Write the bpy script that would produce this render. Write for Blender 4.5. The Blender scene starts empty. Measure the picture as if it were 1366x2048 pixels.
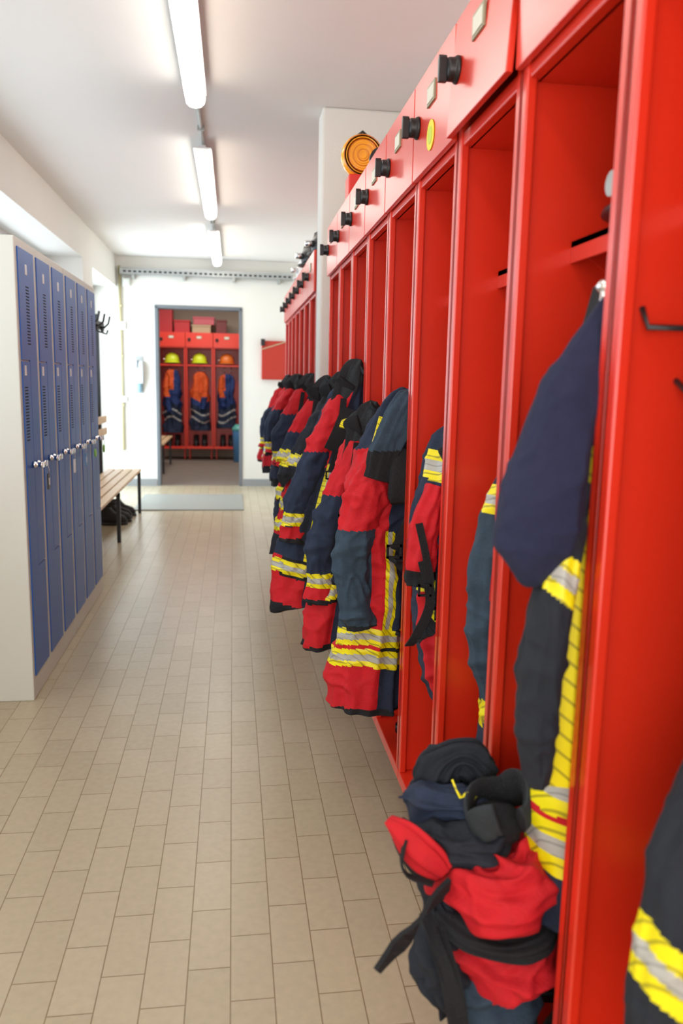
import bpy, math, random, bmesh
from mathutils import Vector, noise, Matrix
random.seed(4)
sc=bpy.context.scene
COL=sc.collection
# ---------------------------------------------------------------- materials
MATS={}
def nodes(m):
    m.use_nodes=True
    nt=m.node_tree
    return nt, nt.nodes['Principled BSDF']
def mat(name,col,rough=.5,metal=0,noise_s=0,noise_a=.12,bump=0,bscale=200,spec=.5,coat=0,emit=None,es=0,crough=.03):
    if name in MATS: return MATS[name]
    m=bpy.data.materials.new(name); nt,b=nodes(m)
    b.inputs['Base Color'].default_value=(*col,1)
    b.inputs['Roughness'].default_value=rough
    b.inputs['Metallic'].default_value=metal
    b.inputs['Specular IOR Level'].default_value=spec
    b.inputs['Coat Weight'].default_value=coat
    b.inputs['Coat Roughness'].default_value=crough
    if emit:
        b.inputs['Emission Color'].default_value=(*emit,1); b.inputs['Emission Strength'].default_value=es
    tc=nt.nodes.new('ShaderNodeTexCoord')
    if noise_s:
        n=nt.nodes.new('ShaderNodeTexNoise'); n.inputs['Scale'].default_value=noise_s; n.inputs['Detail'].default_value=5
        nt.links.new(tc.outputs['Object'],n.inputs['Vector'])
        mx=nt.nodes.new('ShaderNodeMix'); mx.data_type='RGBA'
        mx.inputs['A'].default_value=(*[c*(1-noise_a) for c in col],1)
        mx.inputs['B'].default_value=(*[min(1,c*(1+noise_a)) for c in col],1)
        nt.links.new(n.outputs['Fac'],mx.inputs['Factor']); nt.links.new(mx.outputs['Result'],b.inputs['Base Color'])
    if bump:
        n2=nt.nodes.new('ShaderNodeTexNoise'); n2.inputs['Scale'].default_value=bscale; n2.inputs['Detail'].default_value=3
        nt.links.new(tc.outputs['Object'],n2.inputs['Vector'])
        bp=nt.nodes.new('ShaderNodeBump'); bp.inputs['Strength'].default_value=bump; bp.inputs['Distance'].default_value=.01
        nt.links.new(n2.outputs['Fac'],bp.inputs['Height']); nt.links.new(bp.outputs['Normal'],b.inputs['Normal'])
    MATS[name]=m; return m
def hatch(name,col,line,scale,rough=.4,em=0):
    m=mat(name,col,rough)
    nt=m.node_tree; b=nt.nodes['Principled BSDF']
    tc=nt.nodes.new('ShaderNodeTexCoord'); w=nt.nodes.new('ShaderNodeTexWave'); w.bands_direction='DIAGONAL'
    w.inputs['Scale'].default_value=scale; w.inputs['Distortion'].default_value=.3
    nt.links.new(tc.outputs['Object'],w.inputs['Vector'])
    r=nt.nodes.new('ShaderNodeValToRGB'); r.color_ramp.elements[0].color=(*line,1); r.color_ramp.elements[0].position=.03
    r.color_ramp.elements[1].color=(*col,1); r.color_ramp.elements[1].position=.14
    nt.links.new(w.outputs['Fac'],r.inputs['Fac']); nt.links.new(r.outputs['Color'],b.inputs['Base Color'])
    return m
M_wall=mat('wall_paint',(.80,.785,.73),.8,noise_s=3,noise_a=.03,bump=.12,bscale=120)
M_ceil=mat('ceiling_paint',(.84,.81,.775),.85,noise_s=2,noise_a=.03)
M_red=mat('red_powder_coat',(.76,.030,.009),.36,noise_s=4,noise_a=.06,coat=.55,crough=.22)
M_blue=mat('blue_door_paint',(.004,.105,.47),.36,noise_s=5,noise_a=.06)
M_grey=mat('light_grey_paint',(.72,.74,.68),.45,noise_s=4,noise_a=.03)
M_black=mat('black_plastic',(.010,.010,.012),.35)
M_rub=mat('black_rubber',(.012,.012,.013),.6,bump=.2,bscale=90)
M_dark=mat('dark_slot',(.004,.006,.015),.9)
M_chrome=mat('chrome',(.75,.75,.76),.2,metal=1)
M_steel=mat('dark_steel',(.05,.055,.06),.4,metal=.6)
M_label=mat('label_card',(.75,.72,.6),.6)
M_beige=mat('beige_plate',(.30,.28,.18),.5)
M_wood=mat('bench_wood',(.72,.50,.29),.4,noise_s=14,noise_a=.2)
M_white=mat('white_plastic',(.8,.8,.8),.35)
M_tube=mat('tube_diffuser',(1,1,1),.4,emit=(1,.95,.86),es=9)
M_cap=mat('glowing_cap',(.8,.8,.78),.4,emit=(1,.95,.88),es=.5)  # faint emission stands in for tube light passing through the caps
M_galv=mat('galvanised',(.42,.44,.43),.4,metal=.5,noise_s=20,noise_a=.15)
M_pipe=mat('pipe_cream',(.50,.45,.26),.5)
M_navy=mat('navy_aramid',(.013,.024,.056),.85,noise_s=40,noise_a=.35,bump=.3,bscale=260)
M_navy2=mat('black_navy_aramid',(.010,.014,.023),.85,noise_s=40,noise_a=.35,bump=.3,bscale=260)
M_slate=mat('slate_fabric',(.028,.055,.088),.85,noise_s=40,noise_a=.3,bump=.3,bscale=260)
M_rfab=mat('red_aramid',(.56,.004,.012),.8,noise_s=30,noise_a=.2,bump=.25,bscale=260)
M_bfab=mat('black_fabric',(.006,.007,.010),.85,noise_s=30,noise_a=.3,bump=.3,bscale=200)
M_gfab=mat('grey_fabric',(.022,.030,.036),.85,noise_s=30,noise_a=.3,bump=.3,bscale=200)
M_fleece=mat('navy_fleece',(.015,.019,.056),.95,noise_s=50,noise_a=.3,bump=.4,bscale=300)
M_yel=hatch('yellow_band',(.88,.77,.003),(.42,.36,.01),22,.45)
M_sil=hatch('silver_band',(.44,.44,.41),(.28,.28,.26),30,.35)
M_org=mat('orange_fabric',(.66,.09,.012),.8,noise_s=20,noise_a=.2)
M_bluefab=mat('blue_fabric',(.010,.030,.13),.8,noise_s=20,noise_a=.2)
M_amber=mat('amber_lens',(.95,.40,.012),.15,coat=.6,emit=(1,.42,.01),es=.08)
M_amber2=mat('amber_lens_groove',(.70,.20,.006),.2,coat=.5)
M_hv=mat('hi_vis_shell',(.72,.85,.03),.35)
M_orgsh=mat('orange_shell',(.8,.2,.03),.35)
M_brown=mat('brown_floor',(.20,.165,.135),.6,noise_s=6,noise_a=.2)
M_mat=mat('mat_fabric',(.30,.32,.29),.45,noise_s=60,noise_a=.15)
M_glass=mat('frosted_glass_daylight',(.5,.6,.7),.3,emit=(.72,.86,1),es=.6)
M_glass2=mat('frosted_glass_bright',(.85,.92,1),.3,emit=(.75,.89,1),es=2.2)
M_card=mat('cardboard',(.5,.36,.22),.7)
M_green=mat('green_tag',(.25,.6,.05),.4)
M_bluetag=mat('blue_tag',(.1,.3,.6),.4)
M_frame=mat('grey_door_frame',(.16,.18,.20),.5)
M_case=mat('wall_case_red',(.48,.03,.015),.5)
FAB=[M_navy,M_rfab,M_yel,M_sil,M_bfab,M_slate,M_gfab,M_navy2,M_fleece]
NV,RD,YL,SV,BK,SL,GY,N2,FL=range(9)
def floor_mat():
    m=bpy.data.materials.new('floor_tiles'); nt,b=nodes(m)
    tc=nt.nodes.new('ShaderNodeTexCoord'); sp=nt.nodes.new('ShaderNodeSeparateXYZ'); cb=nt.nodes.new('ShaderNodeCombineXYZ')
    nt.links.new(tc.outputs['Object'],sp.inputs[0]); nt.links.new(sp.outputs['Y'],cb.inputs['X']); 
    ad=nt.nodes.new('ShaderNodeMath'); ad.operation='ADD'; ad.inputs[1].default_value=.0083+.0975*40
    nt.links.new(sp.outputs['X'],ad.inputs[0]); nt.links.new(ad.outputs[0],cb.inputs['Y'])
    br=nt.nodes.new('ShaderNodeTexBrick'); br.offset=.5; br.offset_frequency=2
    br.inputs['Scale'].default_value=1; br.inputs['Brick Width'].default_value=.208; br.inputs['Row Height'].default_value=.0975
    br.inputs['Mortar Size'].default_value=.0018; br.inputs['Mortar Smooth'].default_value=.4; br.inputs['Bias'].default_value=0
    br.inputs['Color1'].default_value=(.54,.465,.325,1); br.inputs['Color2'].default_value=(.50,.43,.295,1); br.inputs['Mortar'].default_value=(.28,.215,.125,1)
    nt.links.new(cb.outputs[0],br.inputs['Vector'])
    n=nt.nodes.new('ShaderNodeTexNoise'); n.inputs['Scale'].default_value=45; n.inputs['Detail'].default_value=6
    nt.links.new(tc.outputs['Object'],n.inputs['Vector'])
    mx=nt.nodes.new('ShaderNodeMix'); mx.data_type='RGBA'; mx.blend_type='MULTIPLY'; mx.inputs['Factor'].default_value=1
    rp=nt.nodes.new('ShaderNodeValToRGB'); rp.color_ramp.elements[0].color=(.86,.86,.86,1); rp.color_ramp.elements[1].color=(1.1,1.1,1.1,1)
    nt.links.new(n.outputs['Fac'],rp.inputs['Fac']); nt.links.new(br.outputs['Color'],mx.inputs['A']); nt.links.new(rp.outputs['Color'],mx.inputs['B'])
    nt.links.new(mx.outputs['Result'],b.inputs['Base Color'])
    b.inputs['Roughness'].default_value=.26
    bp=nt.nodes.new('ShaderNodeBump'); bp.inputs['Strength'].default_value=.4; bp.inputs['Distance'].default_value=.0015; bp.invert=True
    nt.links.new(br.outputs['Fac'],bp.inputs['Height']); nt.links.new(bp.outputs['Normal'],b.inputs['Normal'])
    return m
M_floor=floor_mat()
# ---------------------------------------------------------------- mesh helpers
class G:
    """mesh accumulator, one per part"""
    def __init__(s): s.v=[]; s.f=[]; s.m=[]; s.sm=[]
    def box(s,x0,x1,y0,y1,z0,z1,m=0):
        i=len(s.v)
        s.v+=[(x0,y0,z0),(x1,y0,z0),(x1,y1,z0),(x0,y1,z0),(x0,y0,z1),(x1,y0,z1),(x1,y1,z1),(x0,y1,z1)]
        for f in [(0,3,2,1),(4,5,6,7),(0,1,5,4),(1,2,6,5),(2,3,7,6),(3,0,4,7)]:
            s.f.append(tuple(i+k for k in f)); s.m.append(m); s.sm.append(False)
        return s
    def prism(s,pts,axis,a,b,m=0):
        i=len(s.v); n=len(pts)
        def P(p,t):
            if axis==0: return (t,p[0],p[1])
            if axis==1: return (p[0],t,p[1])
            return (p[0],p[1],t)
        s.v+=[P(p,a) for p in pts]+[P(p,b) for p in pts]
        s.f.append(tuple(range(i,i+n))); s.f.append(tuple(range(i+2*n-1,i+n-1,-1)))
        s.m+=[m,m]; s.sm+=[False,False]
        for k in range(n):
            s.f.append((i+k,i+(k+1)%n,i+n+(k+1)%n,i+n+k)); s.m.append(m); s.sm.append(False)
        return s
    def tube(s,pts,r,m=0,seg=12,cap=True):
        pts=[Vector(p) for p in pts]; i0=len(s.v); rs=r if isinstance(r,(list,tuple)) else [r]*len(pts)
        up=None
        for k,p in enumerate(pts):
            t=(pts[min(k+1,len(pts)-1)]-pts[max(k-1,0)]).normalized()
            if up is None:
                up=Vector((0,0,1)) if abs(t.z)<.9 else Vector((1,0,0))
            a=(up-t*up.dot(t)).normalized(); up=a; b=t.cross(a)
            for j in range(seg):
                th=2*math.pi*j/seg; s.v.append(tuple(p+(a*math.cos(th)+b*math.sin(th))*rs[k]))
        for k in range(len(pts)-1):
            for j in range(seg):
                s.f.append((i0+k*seg+j,i0+k*seg+(j+1)%seg,i0+(k+1)*seg+(j+1)%seg,i0+(k+1)*seg+j)); s.m.append(m); s.sm.append(True)
        if cap:
            s.f.append(tuple(i0+j for j in range(seg))[::-1]); s.m.append(m); s.sm.append(False)
            e=i0+(len(pts)-1)*seg; s.f.append(tuple(e+j for j in range(seg))); s.m.append(m); s.sm.append(False)
        return s
    def lathe(s,prof,c,axis=2,seg=28,m=0,sx=1,sy=1):
        i0=len(s.v)
        for r,h in prof:
            for j in range(seg):
                th=2*math.pi*j/seg; a,b=r*math.cos(th)*sx,r*math.sin(th)*sy
                if axis==2: q=(a,b,h)
                elif axis==0: q=(h,a,b)
                else: q=(a,h,b)
                s.v.append((c[0]+q[0],c[1]+q[1],c[2]+q[2]))
        for k in range(len(prof)-1):
            for j in range(seg):
                s.f.append((i0+k*seg+j,i0+k*seg+(j+1)%seg,i0+(k+1)*seg+(j+1)%seg,i0+(k+1)*seg+j)); s.m.append(m); s.sm.append(True)
        s.f.append(tuple(i0+j for j in range(seg))[::-1]); s.m.append(m); s.sm.append(False)
        e=i0+(len(prof)-1)*seg; s.f.append(tuple(e+j for j in range(seg))); s.m.append(m); s.sm.append(False)
        return s
LOC={}
def obj(name,g,mats,parent=None,label=None,cat=None,group=None,kind=None,bevel=0,local=False):
    me=bpy.data.meshes.new(name)
    off=Vector((0,0,0))
    if parent is not None and not local: off=LOC.get(parent.name,off)
    org=Vector((0,0,0))
    if parent is None and kind is None:
        xs=[v[0] for v in g.v]; ys=[v[1] for v in g.v]; zs=[v[2] for v in g.v]
        org=Vector(((min(xs)+max(xs))/2,(min(ys)+max(ys))/2,min(zs)))
    me.from_pydata([tuple(Vector(v)-off-org) for v in g.v],[],g.f)
    if not isinstance(mats,list): mats=[mats]
    for m in mats: me.materials.append(m)
    me.polygons.foreach_set('material_index',g.m); me.polygons.foreach_set('use_smooth',g.sm)
    me.update()
    bm=bmesh.new(); bm.from_mesh(me); bmesh.ops.recalc_face_normals(bm,faces=bm.faces); bm.to_mesh(me); bm.free()
    o=bpy.data.objects.new(name,me); COL.objects.link(o); o.location=org
    if parent is not None:
        o.parent=parent; LOC[o.name]=off
    if bevel:
        b=o.modifiers.new('bevel','BEVEL'); b.width=bevel; b.segments=2; b.limit_method='ANGLE'
    tag(o,label,cat,group,kind)
    return o
def tag(o,label=None,cat=None,group=None,kind=None):
    if label: o['label']=label
    if cat: o['category']=cat
    if group: o['group']=group
    if kind: o['kind']=kind
def root(name,loc,label,cat,group=None,rot=0):
    e=bpy.data.objects.new(name,None); COL.objects.link(e); e.location=loc; e.empty_display_size=.1
    e.rotation_euler=(0,0,rot); LOC[e.name]=Vector(loc) ; tag(e,label,cat,group); return e
def B(*a,m=0): return G().box(*a,m=m)
# ---------------------------------------------------------------- structure
YW=10.22; XL=-1.40; XR=1.0; ZC=2.80; YB=-1.6
def struct(name,g,m,bevel=0): return obj(name,g,m,kind='structure',bevel=bevel)
struct('floor',B(-1.9,1.2,YB,YW+.02,-.06,0),M_floor)
struct('ceiling',B(-1.9,1.2,YB,YW+.2,ZC,ZC+.1),M_ceil)
g=G()
g.box(XL-.12,XL,YB,8.01,2.46,ZC); g.box(XL-.12,XL,YB,8.01,0,1.15)
g.box(XL-.45,XL-.12,YB,8.01,2.46,ZC); g.box(XL-.45,XL-.12,YB,8.01,0,1.15)
g.box(XL-.45,XL,8.01,8.54,0,ZC); g.box(XL-.45,XL,8.54,YW,2.44,ZC); g.box(XL-.45,XL,YB,1.2,1.15,2.46)
struct('wall_left',g,M_wall)
struct('wall_right',B(XR,XR+.15,YB,YW,0,ZC),M_wall)
struct('wall_back',B(-1.9,1.2,YB-.1,YB,0,ZC),M_wall)
g=G(); DX0,DX1,DZ=-.93,.10,2.22
g.box(-1.9,DX0,YW,YW+.18,0,ZC); g.box(DX1,1.2,YW,YW+.18,0,ZC); g.box(DX0,DX1,YW,YW+.18,DZ,ZC)
struct('wall_far',g,M_wall)
struct('trim_1',B(.48,XR,4.50,4.70,0,ZC),M_wall,bevel=.012)
g=G(); g.box(XL-.42,XL-.40,1.2,8.01,1.15,2.46,0)
for y in (1.2,2.9,4.6,6.3,7.95): g.box(XL-.40,XL-.36,y,y+.06,1.15,2.46,1)
g.box(XL-.40,XL-.36,1.2,8.01,2.40,2.46,1); g.box(XL-.40,XL-.36,1.2,8.01,1.15,1.21,1)
struct('window_1',g,[M_glass,M_white])
g=G(); g.box(XL-.35,XL-.33,8.54,YW,0,2.44,0)
for y in (8.54,9.35,YW-.07): g.box(XL-.33,XL-.28,y,y+.07,0,2.44,1)
g.box(XL-.33,XL-.28,8.54,YW,2.36,2.44,1); g.box(XL-.33,XL-.28,8.54,YW,0,.12,1)
struct('window_2',g,[M_glass2,M_white])
g=G(); g.box(DX0-.02,DX0+.02,YW-.012,YW+.19,0,DZ+.0); g.box(DX1-.02,DX1+.02,YW-.012,YW+.19,0,DZ); g.box(DX0-.02,DX1+.02,YW-.012,YW+.19,DZ-.02,DZ+.02)
struct('door_1',g,M_frame,bevel=.004)
g=G(); g.box(-1.4,DX0-.03,YW-.012,YW,0,.09); g.box(DX1+.03,XR,YW-.012,YW,0,.09)
struct('baseboard_far',g,mat('grey_tile',(.30,.32,.33),.4))
struct('floor_2',B(-3.4,2.2,YW+.02,14.3,-.06,-.002),M_brown)
struct('ceiling_2',B(-3.4,2.2,YW+.2,14.3,ZC,ZC+.1),M_ceil)
g=G(); g.box(-3.4,2.2,14.12,14.3,0,ZC); g.box(-3.4,-3.3,YW+.18,14.12,0,ZC); g.box(2.1,2.2,YW+.18,14.12,0,ZC)
struct('wall_room',g,mat('beige_wall',(.50,.42,.33),.8))
# ---------------------------------------------------------------- red lockers
LW=.385; LD=.50; LH=2.10
def knob_geo(y,z,x=-.012):
    g=G(); g.lathe([(.027,0),(.027,-.006),(.023,-.010),(.023,-.022),(.018,-.026)],(x,y,z),axis=0,seg=24)
    g.prism([(y-.006,z-.026),(y+.006,z-.026),(y+.008,z+.018),(y,z+.028),(y-.008,z+.018)],0,x-.042,x-.024)
    return g
def locker(loc,rot,label,group,w=LW,sticker=False,wallhook=False,ajar=0):
    r=root('turnout_locker',loc,label,'locker',group,rot)
    g=G(); t=.010; fl=.026
    for y0,y1,f0,f1 in ((0.001,t,0.001,fl),(w-t,w-.001,w-fl,w-.001)):
        g.box(0,LD,y0,y1,.225,LH-.003); g.box(0,.018,f0,f1,.225,LH-.003)
    g.box(LD-.008,LD,.001,w-.001,.19,LH-.003); g.box(0,LD,.001,w-.001,LH-.012,LH)
    g.box(0,LD,.001,w-.001,.19,.225); g.box(.02,LD-.01,t,w-t,1.848,1.862)
    g.box(.004,.03,t,w-t,1.848,1.875)
    for x in (.20,.44):
        for y in (.03,w-.055): g.box(x,x+.025,y,y+.025,0,.19)
    obj('body',g,M_red,r,local=True,bevel=.003)
    d=obj('compartment_door',B(-.014,-.001,.004,w-.004,1.866,2.098),M_red,r,local=True,bevel=.002)
    if ajar:
        for v in d.data.vertices: v.co.x-=ajar*(2.098-v.co.z)/.23
    k=obj('knob',knob_geo(w*.86,1.985,-.014),M_black,d,local=True,bevel=.002,label='black rotary knob')
    g=G(); g.box(-.018,-.014,w*.41,w*.60,2.0,2.045,0); g.box(-.0195,-.017,w*.43,w*.58,2.006,2.039,1)
    p=obj('label_plate',g,[M_beige,M_label],d,local=True)
    if ajar: k.location.x-=ajar*.49; p.location.x-=ajar*.42
    if sticker:
        g=G().lathe([(.034,0),(.034,-.002)],(-.0145,w*.50,1.93),axis=0,seg=28); g.lathe([(.020,-.002),(.020,-.003)],(-.0145,w*.50,1.93),axis=0,seg=20,m=1)
        obj('round_sticker',g,[mat('sticker_yellow',(.85,.75,.02),.5),mat('sticker_green',(.6,.68,.05),.5)],d,local=True)
    g=G(); g.box(.10,LD-.01,t,w-t,1.585,1.597); g.box(.10,.106,t,w-t,1.56,1.597)
    g.prism([(.11,1.585),(.28,1.585),(.28,1.47)],1,w-t-.004,w-t); g.prism([(.11,1.585),(.28,1.585),(.28,1.47)],1,t,t+.004)
    obj('hat_shelf',g,M_red,r,local=True,bevel=.001)
    for y in (w*.35,w*.6):
        g=G().tube([(.24,y,1.585),(.24,y,1.50),(.22,y,1.47),(.19,y,1.46),(.17,y,1.48),(.165,y,1.51)],.005,seg=8)
        obj('coat_hook',g,M_chrome,r,local=True)
    if wallhook:
        g=G()
        g.tube([(.035,w-t-.002,1.45),(.035,w-t-.02,1.425),(.15,w-t-.02,1.425),(.15,w-t-.002,1.45)],.004,seg=8)
        g.tube([(.09,w-t-.001,1.36),(.09,w-t-.03,1.345),(.09,w-t-.04,1.365)],.004,seg=8)
        obj('wall_hook',g,M_steel,r,local=True)
    return r
RX=.48; Y0=.985-.385
near=[Y0+LW*k for k in range(9)]
for k,y in enumerate(near):
    locker((RX,y,0),0,'red steel turnout locker with black knob, open front','near locker row',sticker=(k==3),wallhook=(k==0),ajar=.014 if k==2 else 0)
far0=4.72
for k in range(7):
    locker((RX,far0+LW*k,0),0,'red steel turnout locker standing beyond the white pillar','far locker row')
for k in range(3):
    locker((-1.22+.45*(k+1),13.5,0),math.pi/2,'red steel locker with hanging work clothes in next room','next room lockers',w=.45)
# ---------------------------------------------------------------- blue lockers
def blue_unit(y0,label):
    r=root('cloakroom_locker',(-1.08,y0+.45,0),label,'locker','blue cloakroom lockers')
    X=-.83; n=3; w=.30
    g=G(); y1=y0+n*w
    g.box(-1.33,X,y0,y1-.004,.0,1.88)
    obj('body',g,M_grey,r,bevel=.004)
    for c in range(n):
        a=y0+c*w+.030; b=y0+(c+1)*w-.024; mid=(a+b)/2
        g1=G().prism([(a,1.845),(b,1.845),(b,.555),(mid+.002,.555),(mid+.002,1.412),(a,1.412)],0,X+.0005,X+.005)
        g2=G().prism([(a,1.406),(mid-.002,1.406),(mid-.002,.549),(b,.549),(b,.10),(a,.10)],0,X+.0005,X+.005)
        for gg,(ya,zt,zb) in ((g1,(a+.10,1.70,1.47)),(g2,(a+.022,1.30,1.08))):
            z=zt
            while z>zb:
                gg.box(X+.0045,X+.0056,ya,ya+.05,z,z+.005,1); z-=.0125
        for gg,ya,zt,yl,nm in ((g1,a+.10,1.75,mid+.03,'upper_door'),(g2,a+.03,1.35,mid-.03,'lower_door')):
            gg.box(X+.0045,X+.0065,ya,ya+.028,zt,zt+.04,2)
            d=obj(nm,gg,[M_blue,M_dark,M_white],r,bevel=.0012)
            k=G().lathe([(.014,0),(.014,.012),(.010,.016),(.010,.03),(.013,.032),(.013,.042)],(X+.005,yl,.985),axis=0,seg=18)
            k.box(X+.047,X+.051,yl-.010,yl+.010,.975,.998)
            obj('lock',k,M_chrome,d,label='chrome cylinder lock with key')
    return r
blue_unit(3.30,'tall blue and light grey steel locker with interlocking doors')
blue_unit(4.205,'tall blue and light grey steel locker beside the bench')
def keytag(y,z,m,rnd=False):
    g=G(); x=-.777
    g.tube([(x,y,z+.068),(x+.004,y+.004,z+.05),(x,y,z+.035)],.0015,m=1,seg=6)
    if rnd: g.lathe([(.022,-.004),(.024,0),(.022,.004)],(x,y,z+.012),axis=0,seg=20)
    else:
        g.box(x-.003,x+.003,y-.014,y+.014,z-.03,z+.036); g.box(x+.003,x+.0035,y-.009,y+.009,z-.012,z+.018,m=2)
    obj('key_tag',g,[m,M_chrome,M_white],label='plastic key tag hanging from a locker key',cat='key tag',group='key tags')
keytag(3.48,.905,M_black); keytag(4.05,.91,M_white); keytag(4.36,.91,M_bluetag); keytag(4.66,.91,M_green,True); keytag(4.96,.91,M_green,True)
# ---------------------------------------------------------------- ceiling lights
def fixture(y0,y1,x=-.18):
    r=root('fluorescent_lamp',(x,(y0+y1)/2,ZC-.13),'long white fluorescent batten lamp on the ceiling','ceiling lamp','ceiling lamps')
    obj('housing',B(x-.056,x+.056,y0,y1,ZC-.062,ZC-.052).box(x-.02,x+.02,y0+.02,y1-.02,ZC-.052,ZC-.035),M_white,r,bevel=.003)  # wide thin plate shaped to shade the ceiling from the diffuser
    prof=[(-.042,0),(-.049,-.02),(-.044,-.042),(-.028,-.058),(0,-.064),(.028,-.058),(.044,-.042),(.049,-.02),(.042,0)]
    g=G().prism([(x+a,ZC-.063+b) for a,b in prof],1,y0+.02,y1-.02)
    obj('diffuser',g,M_tube,r,label='glowing diffuser')
    for a,b in ((y0-.002,y0+.02),(y1-.02,y1+.002)):
        obj('end_cap',G().prism([(x+p*.9,ZC-.063+q*.9) for p,q in prof],1,a,b),M_cap,r)
    for y in (y0+.3,y1-.3): obj('mount',B(x-.02,x+.02,y-.02,y+.02,ZC-.036,ZC),M_grey,r)
for a,b in ((-.35,1.45),(2.45,4.28),(5.20,7.08),(7.95,9.88)): fixture(a,b)  # first lamp is out of view, added overhead as a light source
g=G(); g.tube([(-.18,-1.4,ZC-.012),(-.18,10.0,ZC-.012)],.011)
for y in (2.2,4.4,4.95,7.3,7.75): g.box(-.2,-.16,y,y+.02,ZC-.028,ZC)
obj('conduit_pipe',g,M_galv,label='grey electrical conduit running between the ceiling lamps',cat='conduit')
g=G(); 
g.box(-1.34,.74,YW-.13,YW-.126,2.58,2.64); g.box(-1.34,.74,YW-.03,YW-.026,2.58,2.64); g.box(-1.34,.74,YW-.13,YW-.026,2.578,2.582)
for i in range(34):
    x=-1.30+i*.06; g.box(x,x+.035,YW-.1315,YW-.1295,2.60,2.62,m=1)
for x in (-1.2,-.6,0,.55): g.box(x,x+.03,YW-.12,YW,2.53,2.578)
g.tube([(-1.34,YW-.08,2.65),(.74,YW-.08,2.65)],.014,m=2)
obj('cable_tray',g,[M_galv,M_dark,M_white],label='perforated metal cable tray along the top of the wall',cat='cable tray')
g=G(); g.tube([(-1.355,YW-.03,.45),(-1.355,YW-.03,2.68)],.018)
for z in (1.0,1.6,2.2): g.box(-1.38,-1.33,YW-.05,YW,z,z+.02)
obj('wall_pipe',g,M_pipe,label='cream painted pipe running up the wall corner',cat='pipe')
for z,h in ((1.93,.09),(1.05,.07)):
    g=B(-1.38,-1.30,YW-.05,YW-.001,z,z+h); g.box(-1.365,-1.315,YW-.056,YW-.05,z+.015,z+h-.015,m=1)
    obj('wall_socket',g,[M_white,M_galv],label='white electrical wall socket beside the pipe',cat='socket',group='wall sockets',bevel=.004)
obj('junction_box',B(-1.32,-1.23,YW-.06,YW,2.44,2.54).box(-1.31,-1.24,YW-.068,YW-.06,2.45,2.53),M_grey,label='grey junction box under the cable tray',cat='junction box',bevel=.004)
r=root('soap_dispenser',(-1.14,YW-.02,1.18),'white wall soap dispenser with long lever','soap dispenser')
obj('body',B(-1.20,-1.09,YW-.10,YW,1.28,1.56),mat('soft_white_plastic',(.55,.57,.58),.4),r,bevel=.012)
obj('bottle',G().lathe([(.03,0),(.034,.01),(.034,.12),(.015,.16)],(-1.145,YW-.06,1.18),seg=20),mat('soap_blue',(.25,.42,.52),.2),r)
obj('lever',G().tube([(-1.145,YW-.10,1.55),(-1.145,YW-.19,1.55),(-1.145,YW-.22,1.47)],.007),M_steel,r)
obj('backplate',B(-1.19,-1.10,YW-.012,YW,1.16,1.62),M_galv,r)
r=root('wall_case',(.51,YW-.03,1.36),'red wall mounted case with a tan strap across its top','wall case')
obj('body',B(.36,.66,YW-.05,YW,1.36,1.84),M_case,r,bevel=.006)
obj('strap',G().prism([(.36,1.74),(.66,1.84),(.66,1.825),(.36,1.725)],1,YW-.058,YW-.05),M_card,r)
obj('wall_lamp',B(.35,.40,YW-.09,YW-.05,1.78,1.86),M_black,r)
obj('door_mat',B(-1.02,.11,8.25,9.38,.0,.012),M_mat,label='thin grey green door mat in front of the doorway',cat='door mat',bevel=.004)
# ---------------------------------------------------------------- bench with coat rack
r=root('cloakroom_bench',(-1.1,6.9,0),'wooden slat bench with black steel frame and coat hooks','bench')
for x in (-.96,-1.045,-1.13,-1.215):
    obj('seat_slat',B(x-.036,x+.036,5.35,8.2,.415,.44),M_wood,r,bevel=.005)
for z in (.78,.90): obj('back_slat',B(-1.285,-1.262,5.35,8.3,z,z+.07),M_wood,r,bevel=.005)
for y in (5.5,6.62,8.1):
    g=G(); g.box(-.95,-.92,y-.015,y+.015,0,.415); g.box(-1.31,-.92,y-.015,y+.015,.385,.413); g.box(-1.315,-1.285,y-.015,y+.015,0,1.95)
    obj('frame',g,M_steel,r,bevel=.002)
obj('hook_rail',B(-1.285,-1.262,5.35,8.3,1.80,1.88),M_steel,r,bevel=.003)
for i in range(9):
    y=5.6+i*.31
    g=G().tube([(-1.265,y,1.83),(-1.23,y,1.82),(-1.19,y,1.86),(-1.175,y,1.93)],.010,seg=8); g.tube([(-1.265,y,1.82),(-1.24,y,1.77),(-1.21,y,1.76),(-1.195,y,1.80)],.010,seg=8)
    obj('hook',g,M_black,r)
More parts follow.
